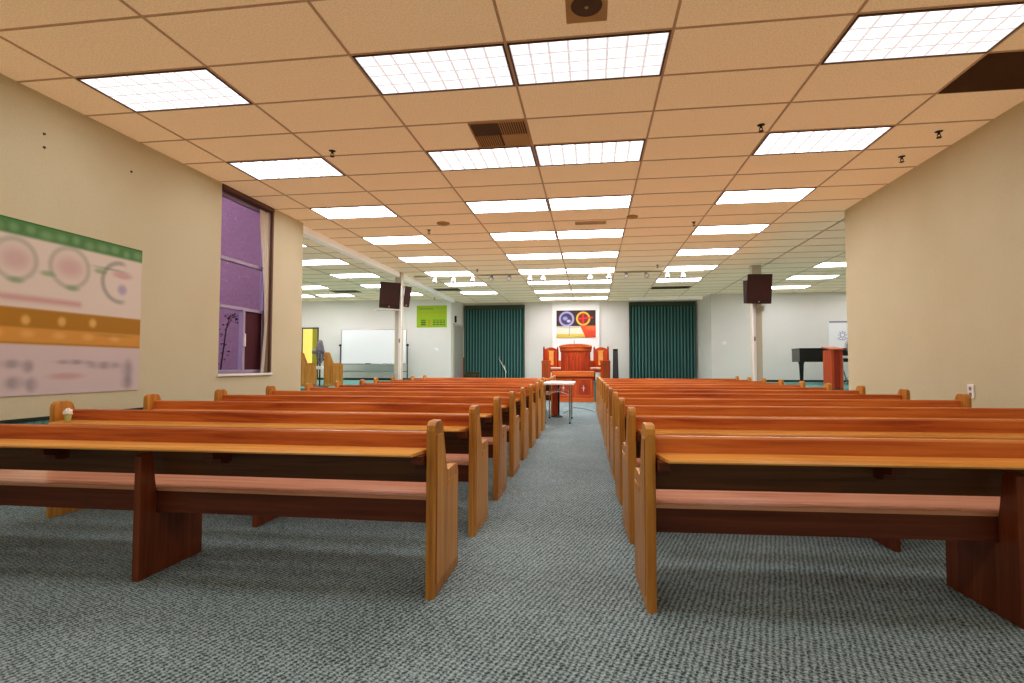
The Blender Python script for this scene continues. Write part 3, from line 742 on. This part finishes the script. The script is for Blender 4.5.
def throne(loc, rz, label, s):
    t = thing('clergy_chair', label, 'chair', loc, rz, 'tall clergy chairs flanking the pulpit')
    bm = bmesh.new(); n = 14
    out = [(-.25,.40)]+[(-.25,1.08)]+[(-.25+.5*i/n, 1.10+.075*math.sin(PI*i/n)) for i in range(n+1)]+[(.25,1.08),(.25,.40)]
    prism(bm, out, .20, .25, 'Y', .004); obj('backrest', bm, W_PULP, t)
    bm = bmesh.new(); prism(bm, [(-.09,.55),(-.09,1.03),(-.12,1.03),(-.12,1.06),(.12,1.06),(.12,1.03),(.09,1.03),(.09,.55)], .185, .20, 'Y', .003); obj('back_panel', bm, W_RAIL, t)
    for sx in (-1, 1):
        bm = bmesh.new(); box(bm, sx*.275-.022, sx*.275+.022, .19, .25, 0, 1.16, .004)
        lathe(bm, [(.02,0),(.03,.015),(.015,.03),(.003,.06)], sx*.275, .22, 1.16, 12); obj('back_post', bm, W_CRIM, t)
        bm = bmesh.new(); box(bm, sx*.33-.045, sx*.33+.045, -.30, .20, 0, .62, .005); obj('side_panel', bm, W_PULPX if s*sx < 0 else W_PULP, t)
        bm = bmesh.new(); box(bm, sx*.33-.062, sx*.33+.062, -.33, .20, .62, .71, .018); obj('armrest', bm, W_PULPX, t)
    bm = bmesh.new(); box(bm, -.285, .285, -.27, .20, .30, .40, .005); obj('seat', bm, W_PULP, t)
    bm = bmesh.new(); box(bm, -.28, .28, -.26, .18, .40, .475, .03, 3); obj('cushion', bm, M_CUSH, t, True)
    return t
throne((-.69, 14.6, ST), math.radians(32), 'tall wooden clergy chair with arched back to the left of the pulpit', -1)
throne((.84, 14.6, ST), math.radians(-32), 'tall wooden clergy chair with arched back to the right of the pulpit', 1)
t = thing('loudspeaker', 'slim black column loudspeaker standing right of the clergy chair', 'loudspeaker', (1.47, 15.1, ST))
obj('cabinet', B(prism, [(-.10,0),(.10,0),(.075,1.12),(-.085,1.12)], -.09, .09, 'Y', .006), M_BLACK, t); obj('grille', B(box, -.07, .07, -.10, -.09, .10, 1.05, .003), M_DKMET, t)
obj('base', B(box, -.14, .14, -.13, .13, 0, .03, .005), M_BLACK, t)

t = thing('communion_table', 'orange wooden communion table with carved front below the pulpit', 'table', (.05, 12.98, 0))
obj('tabletop', B(box, -.68, .66, -.10, .38, .80, .975, .012), W_PULPX, t)
obj('front_board', B(box, -.64, .64, -.03, .36, .09, .80, .003), W_PULP, t)
obj('base_rail', B(box, -.67, .66, -.06, .38, 0, .13, .006), W_PULPX, t)
for x0, x1 in ((-.58,-.06),(.06,.58)):
    bm = bmesh.new(); r = .035
    box(bm, x0, x1, -.045, -.03, .70, .735, .003); box(bm, x0, x1, -.045, -.03, .18, .215, .003); box(bm, x0, x0+r, -.045, -.03, .215, .70, .003); box(bm, x1-r, x1, -.045, -.03, .215, .70, .003)
    e = obj('panel_frame', bm, W_PULPX, t)
    n = 12; cx = (x0+x1)/2
    bm = bmesh.new(); prism(bm, [(cx-.15,.24)]+[(cx-.15*math.cos(PI*i/n), .50+.12*math.sin(PI*i/n)) for i in range(n+1)]+[(cx+.15,.24)], -.042, -.03, 'Y', .003); a = obj('carved_arch', bm, W_CRIM, t)
    bm = bmesh.new(); box(bm, cx-.011, cx+.011, -.052, -.042, .34, .52, .002); box(bm, cx-.045, cx+.045, -.052, -.042, .43, .452, .002); obj('emblem', bm, M_CUSH, t)
obj('frieze', B(box, -.60, .60, -.042, -.03, .745, .795, .003), W_CRIM, t)

# folding table in the aisle
t = thing('folding_table', 'small white-topped folding table with thin metal legs in the aisle', 'table', (-.02, 7.18, 0))
obj('tabletop', B(box, -.325, .30, -.62, .62, .77, .812, .01), M_WHITE, t)
for sy in (-1, 1):
    bm = bmesh.new(); y = sy*.52; x0, x1 = -.27, .215
    tube(bm, [(x0,y,.77),(x0,y,.02)], .012, 8); 
    obj('leg', bm, M_CHROME, t, True); obj('leg', B(tube, [(x1,y,.77),(x1,y,.02)], .012, 8), M_CHROME, t, True)
    obj('foot_cap', B(lambda bm: (lathe(bm, [(.017,0),(.017,.03)], x0, y, 0, 10), lathe(bm, [(.017,0),(.017,.03)], x1, y, 0, 10))), M_BLACK, t)
    bm = bmesh.new(); tube(bm, [(x0+(x1-x0)*i/12, y, .56+.07*math.sin(PI*i/12)) for i in range(13)], .009, 6); obj('brace', bm, M_CHROME, t, True)
bm = bmesh.new(); tube(bm, [(-.03,-.50,.62),(-.03,.50,.70)], .008, 6); obj('cross_brace', bm, M_CHROME, t)
# wooden pedestal behind it
t = thing('pedestal', 'reddish wooden pedestal on a round black base behind the folding table', 'pedestal', (-.15, 8.03, 0))
bm = bmesh.new(); lathe(bm, [(.13,0),(.135,.015),(.12,.03),(.05,.05),(.04,.06)], n=28); obj('base', bm, M_BLACK, t, True)
obj('column', B(box, -.10, .02, -.06, .06, .05, .78, .01), W_CRIM, t); obj('column_side', B(box, .022, .06, -.05, .05, .05, .78, .006), M_BLACK, t)
obj('top', B(box, -.15, .15, -.13, .13, .78, .81, .006), W_PULP, t)
bm = bmesh.new(); tube(bm, [(-.05,8.9,.006),(.12,10.6,.006),(.35,10.4,.006),(.5,10.1,.006),(.62,9.7,.006),(.70,9.3,.006)], .008, 6)
o = obj('floor_cable', bm, M_DKMET); tag(o, 'thin dark cable lying across the carpet before the communion table', 'cable')

# microphone stand and dark chair left
t = thing('microphone_stand', 'thin microphone stand with boom before the left teal partition', 'stand', (-2.52, 15.3, ST))
bm = bmesh.new(); lathe(bm, [(.14,0),(.14,.015),(.02,.03)], n=20); obj('base', bm, M_DKMET, t, True)
obj('pole', B(tube, [(0,0,.02),(0,0,.32),(-.06,0,.55)], .012, 8), M_CUSH, t); obj('boom', B(tube, [(.03,0,.28),(-.24,0,.78)], .014, 8), M_CUSH, t)
obj('microphone', B(tube, [(-.24,0,.76),(-.23,0,.84),(-.22,0,.88)], [.018,.028,.02], 10), M_PLAST, t)
t = thing('armchair', 'low dark olive chair in the corner beside the left teal partition', 'chair', (-3.85, 15.45, ST))
bm = bmesh.new(); box(bm, -.26, .26, -.25, .25, .10, .20, .03, 3); obj('seat', bm, M_OLIVE, t, True)
bm = bmesh.new(); box(bm, -.26, .26, .18, .27, .14, .30, .035, 3); obj('backrest', bm, M_OLIVE, t, True)
for sx in (-1,1):
    for sy in (-1,1): obj('leg', B(box, sx*.22-.02, sx*.22+.02, sy*.2-.02, sy*.2+.02, 0, .11), M_OLIVE, t)
bm = bmesh.new(); tube(bm, [(0,0,0),(0,0,.83)], .02, 8); lathe(bm, [(.12,0),(.12,.02),(.02,.04)], n=16)
o = obj('wooden_pole', bm, W_SUP, None, False, (-4.06, 15.1, ST)); tag(o, 'short dark wooden pole standing beside the grey door', 'pole')

# whiteboard on wheels
t = thing('whiteboard', 'large rolling whiteboard on a metal stand in the left side area', 'whiteboard', (-7.06, 14.0, ST))
obj('board', B(box, -1.20, 1.20, -.02, .0, .60, 1.80, .004), M_GLOSSW, t)
bm = bmesh.new(); box(bm, -1.22, 1.22, -.025, .008, .58, .602, .003); box(bm, -1.22, 1.22, -.025, .008, 1.80, 1.815, .003); box(bm, -1.22, -1.20, -.025, .008, .6, 1.8, .003); box(bm, 1.20, 1.22, -.025, .008, .6, 1.8, .003); obj('board_frame', bm, M_CHROME, t)
obj('pen_tray', B(box, -1.15, 1.15, -.09, -.02, .555, .58, .004), M_CHROME, t)
obj('marker', B(box, -.28, -.10, -.085, -.04, .58, .61, .004), M_BLACK, t)
for sx in (-1, 1):
    obj('upright', B(box, sx*1.25-.015, sx*1.25+.015, -.015, .015, .06, 1.30), M_DKMET, t)
    obj('pivot_knob', B(box, sx*1.25-.05, sx*1.25+.05, -.04, .0, 1.22, 1.28, .01), M_BLACK, t)
    obj('foot', B(box, sx*1.25-.025, sx*1.25+.025, -.30, .30, .03, .06, .004), M_DKMET, t)
obj('lower_rail', B(box, -1.24, 1.24, -.012, .012, .30, .34), M_CHROME, t)

# pedestal fans
def fan(loc, rz, label, zc, R=.28):
    t = thing('pedestal_fan', label, 'fan', loc, 0, 'pedestal fans')
    bm = bmesh.new(); lathe(bm, [(.20,0),(.20,.02),(.04,.05)], n=26); obj('base', bm, M_BLACK, t, True)
    obj('pole', B(tube, [(0,0,.03),(0,0,zc-.05)], .018, 10), M_BLACK, t, True)
    obj('control_box', B(box, -.075, .075, -.05, .05, zc-.42, zc-.34, .008), M_WHITE, t)
    M = Matrix.Translation((0,0,zc)) @ Matrix.Rotation(rz, 4, 'Z')
    bm = bmesh.new()
    for y, sc in ((-.055,.40),(-.045,.75),(-.02,1.),(.0,1.02),(.02,1.),(.045,.75),(.055,.40)): torus(bm, (0,y,0), R*sc, .004 if sc < 1 else .007, 'Y', 36, 5)
    for i in range(30):
        a = 2*PI*i/30; c, s = math.cos(a), math.sin(a)
        for sg in (-1, 1): tube(bm, [(R*.12*c, sg*.06, R*.12*s),(R*.75*c, sg*.045, R*.75*s),(R*c, sg*.02, R*s),(R*1.02*c, 0, R*1.02*s)], .0028, 4)
    bmesh.ops.transform(bm, matrix=M, verts=bm.verts); obj('guard', bm, M_GUARD, t)
    bm = bmesh.new()
    for i in range(4):
        pts = []
        for j in range(9):
            u = j/8; a = u*1.1 + i*PI/2; pts.append((u, a))
        A = []; Bq = []
        for u, a in pts:
            A.append(bm.verts.new((.05*math.cos(a), -.02+.04*u, .05*math.sin(a)))); Bq.append(bm.verts.new((R*.88*math.cos(a), -.025+.05*u, R*.88*math.sin(a))))
        for j in range(8): bm.faces.new((A[j], A[j+1], Bq[j+1], Bq[j]))
    bmesh.ops.transform(bm, matrix=M, verts=bm.verts); obj('blade', bm, M_PLAST, t, True)
    bm = bmesh.new(); lathe(bm, [(.02,-.11),(.05,-.10),(.05,-.03),(.06,.08),(.05,.17),(.02,.19)], n=18); bmesh.ops.transform(bm, matrix=M @ Matrix.Rotation(-PI/2, 4, 'X'), verts=bm.verts); obj('motor', bm, M_PLAST, t, True)
fan((-5.86, 8.1, ST), math.radians(106), 'grey pedestal fan seen edge-on at the left platform', .86)

# right side area: lectern, table, fan, whiteboard, piano
t = thing('lectern', 'narrow reddish wooden lectern at the edge of the right platform', 'lectern', (5.76, 8.25, ST))
obj('body', B(box, -.08, .08, -.18, .20, .05, .84, .006), W_CRIM, t)
obj('corner_post', B(box, -.11, -.06, -.20, .22, 0, .86, .005), W_PULP, t)
obj('corner_post', B(box, .06, .11, -.20, .22, 0, .86, .005), W_PULP, t)
bm = bmesh.new(); prism(bm, [(-.24,.86),(-.24,.89),(.24,.95),(.24,.92)], -.13, .13, 'X', .004); obj('reading_top', bm, W_PULPX, t)
t = thing('utility_table', 'small white-topped table with chrome legs behind the reddish lectern', 'table', (6.35, 8.75, ST))
obj('tabletop', B(box, -.30, .35, -.25, .25, .70, .75, .006), M_WHITE, t)
for sx in (-.26, .31):
    for sy in (-.2, .2): obj('leg', B(tube, [(sx,sy,.70),(sx,sy,0)], .014, 8), M_CHROME, t)
obj('crossbar', B(tube, [(-.26,-.2,.25),(.31,-.2,.45)], .01, 6), M_CHROME, t)
t = thing('desk_fan', 'grey round desk fan on the small white table at the right wall edge', 'fan', (6.40, 8.72, ST+.75))
bm = bmesh.new(); lathe(bm, [(.10,0),(.10,.02),(.03,.04),(.02,.10)], n=20); obj('base', bm, M_PLAST, t, True)
bm = bmesh.new()
for sc, y in ((.4,-.05),(.75,-.04),(1.,0),(.75,.04)): torus(bm, (0,y,.22), .18*sc, .005, 'Y', 30, 5)
for i in range(24):
    a = 2*PI*i/24; tube(bm, [(.02*math.cos(a), -.055, .22+.02*math.sin(a)),(.135*math.cos(a),-.04,.22+.135*math.sin(a)),(.18*math.cos(a),0,.22+.18*math.sin(a))], .003, 4)
obj('guard', bm, M_GUARD, t)
bm = bmesh.new(); lathe(bm, [(.155,.0),(.15,.02),(.05,.09),(.02,.10)], n=22); bmesh.ops.transform(bm, matrix=Matrix.Translation((0,0.0,.22)) @ Matrix.Rotation(-PI/2, 4, 'X'), verts=bm.verts); obj('motor', bm, M_PLAST, t, True)

t = thing('whiteboard', 'wall whiteboard with grey top strip, partly behind the right wall edge', 'whiteboard', (8.29, 14.399, 1.35))
obj('board', B(box, 0, 1.6, -.02, 0, 0, 1.20), M_GLOSSW, t); obj('top_strip', B(box, 0, 1.6, -.03, 0, 1.20, 1.25, .003), M_PLAST, t); obj('side_strip', B(box, -.02, 0, -.03, 0, 0, 1.25, .003), M_WHITE, t)
bm = bmesh.new(); torus(bm, (.40,-.022,.80), .07, .008, 'Y', 20, 4)
for i in range(8): a = i*PI/4; box(bm, .40+.11*math.cos(a)-.015, .40+.11*math.cos(a)+.015, -.026, -.02, .80+.11*math.sin(a)-.012, .80+.11*math.sin(a)+.012)
tube(bm, [(.24,-.024,.70),(.33,-.024,.64),(.45,-.024,.64),(.55,-.024,.70)], .008, 4)
obj('marker_drawing', bm, mat('blue_marker', (.10,.12,.35), .5), t)

t = thing('grand_piano', 'black grand piano on the right platform', 'piano', (6.48, 12.0, ST))
pl = [(0,.0),(1.9,0),(1.9,1.45),(1.35,1.45)]
for i in range(9):
    u = i/8; pl.append((1.35-1.0*u, 1.45-.62*(.5-.5*math.cos(PI*u))))
pl += [(.20,.80),(.08,.72),(.01,.60)]
bm = bmesh.new(); prism(bm, pl, .64, 1.0, 'Z', .006); obj('case', bm, M_PIANO, t)
pc = [(x*1.01-.01 if x < 1 else x+.01, (y-.7)*1.02+.7) for x, y in pl]
bm = bmesh.new(); prism(bm, pc, 1.0, 1.03, 'Z', .004); obj('lid', bm, M_PIANO, t)
for x, y in ((.09,.12),(1.65,.12),(1.65,1.30)):
    bm = bmesh.new(); tube(bm, [(x,y,.64),(x,y,.56),(x,y,.10),(x,y,.05),(x,y,.02)], [.085,.065,.045,.05,.03], 12); obj('leg', bm, M_PIANO, t, True)
bm = bmesh.new(); box(bm, 1.9, 2.05, .02, 1.43, .66, .74, .005); obj('keybed', bm, M_PIANO, t)
bm = bmesh.new(); tube(bm, [(1.15,.3,.64),(1.30,.3,.35),(1.38,.3,.05)], .02, 8); box(bm, 1.28, 1.48, .2, .4, .02, .06, .004); obj('pedal_lyre', bm, M_CHROME, t)

# ------------------------------------------------------------------ lights
def area(name, loc, rot, sx, sy, e, col=(1,1,1)):
    l = bpy.data.lights.new(name, 'AREA'); l.shape = 'RECTANGLE'; l.size = sx; l.size_y = sy; l.energy = e; l.color = col
    o = bpy.data.objects.new(name, l); COL.objects.link(o); o.location = loc; o.rotation_euler = rot; return o
for x in (-2.5*TW, -.5*TW, .5*TW, 2.5*TW):
    for r_ in (-1, -2):
        area('rear_panel_lamp', (x, r_*3*TD+TD/2, CE-.02), (0,0,0), 1.17, .56, 9, (1,.97,1))
area('dusk_lamp', (-7.0, 1.2, 4.0), (math.radians(62), 0, 0), 3, 3, 95, (.98,.80,1.))
w = bpy.data.worlds.new('dusk'); SC.world = w; w.use_nodes = True
bg = w.node_tree.nodes['Background']; bg.inputs[0].default_value = (.34,.25,.42,1); bg.inputs[1].default_value = .55

# ------------------------------------------------------------------ camera
cd = bpy.data.cameras.new('camera'); cam = bpy.data.objects.new('camera', cd); COL.objects.link(cam)
cd.sensor_width = 36; cd.lens = 522.97*36/1024; cd.shift_x = -10.6/1024; cd.shift_y = 3.43/1024; cd.clip_start = .02
rt = Vector((.9913955,.1308996,.0005995)); fw = Vector((-.1308209,.9906192,.0394897)); up = Vector((.0045753,-.0392284,.9992198))
M = Matrix((( rt.x, up.x, -fw.x, .6285), (rt.y, up.y, -fw.y, -3.7539), (rt.z, up.z, -fw.z, H), (0,0,0,1)))
cam.matrix_world = M
SC.camera = cam
SC.view_settings.view_transform = 'Standard'
SC.view_settings.look = 'Medium High Contrast'
SC.view_settings.exposure = .08
SC.cycles.max_bounces = 8; SC.cycles.diffuse_bounces = 5
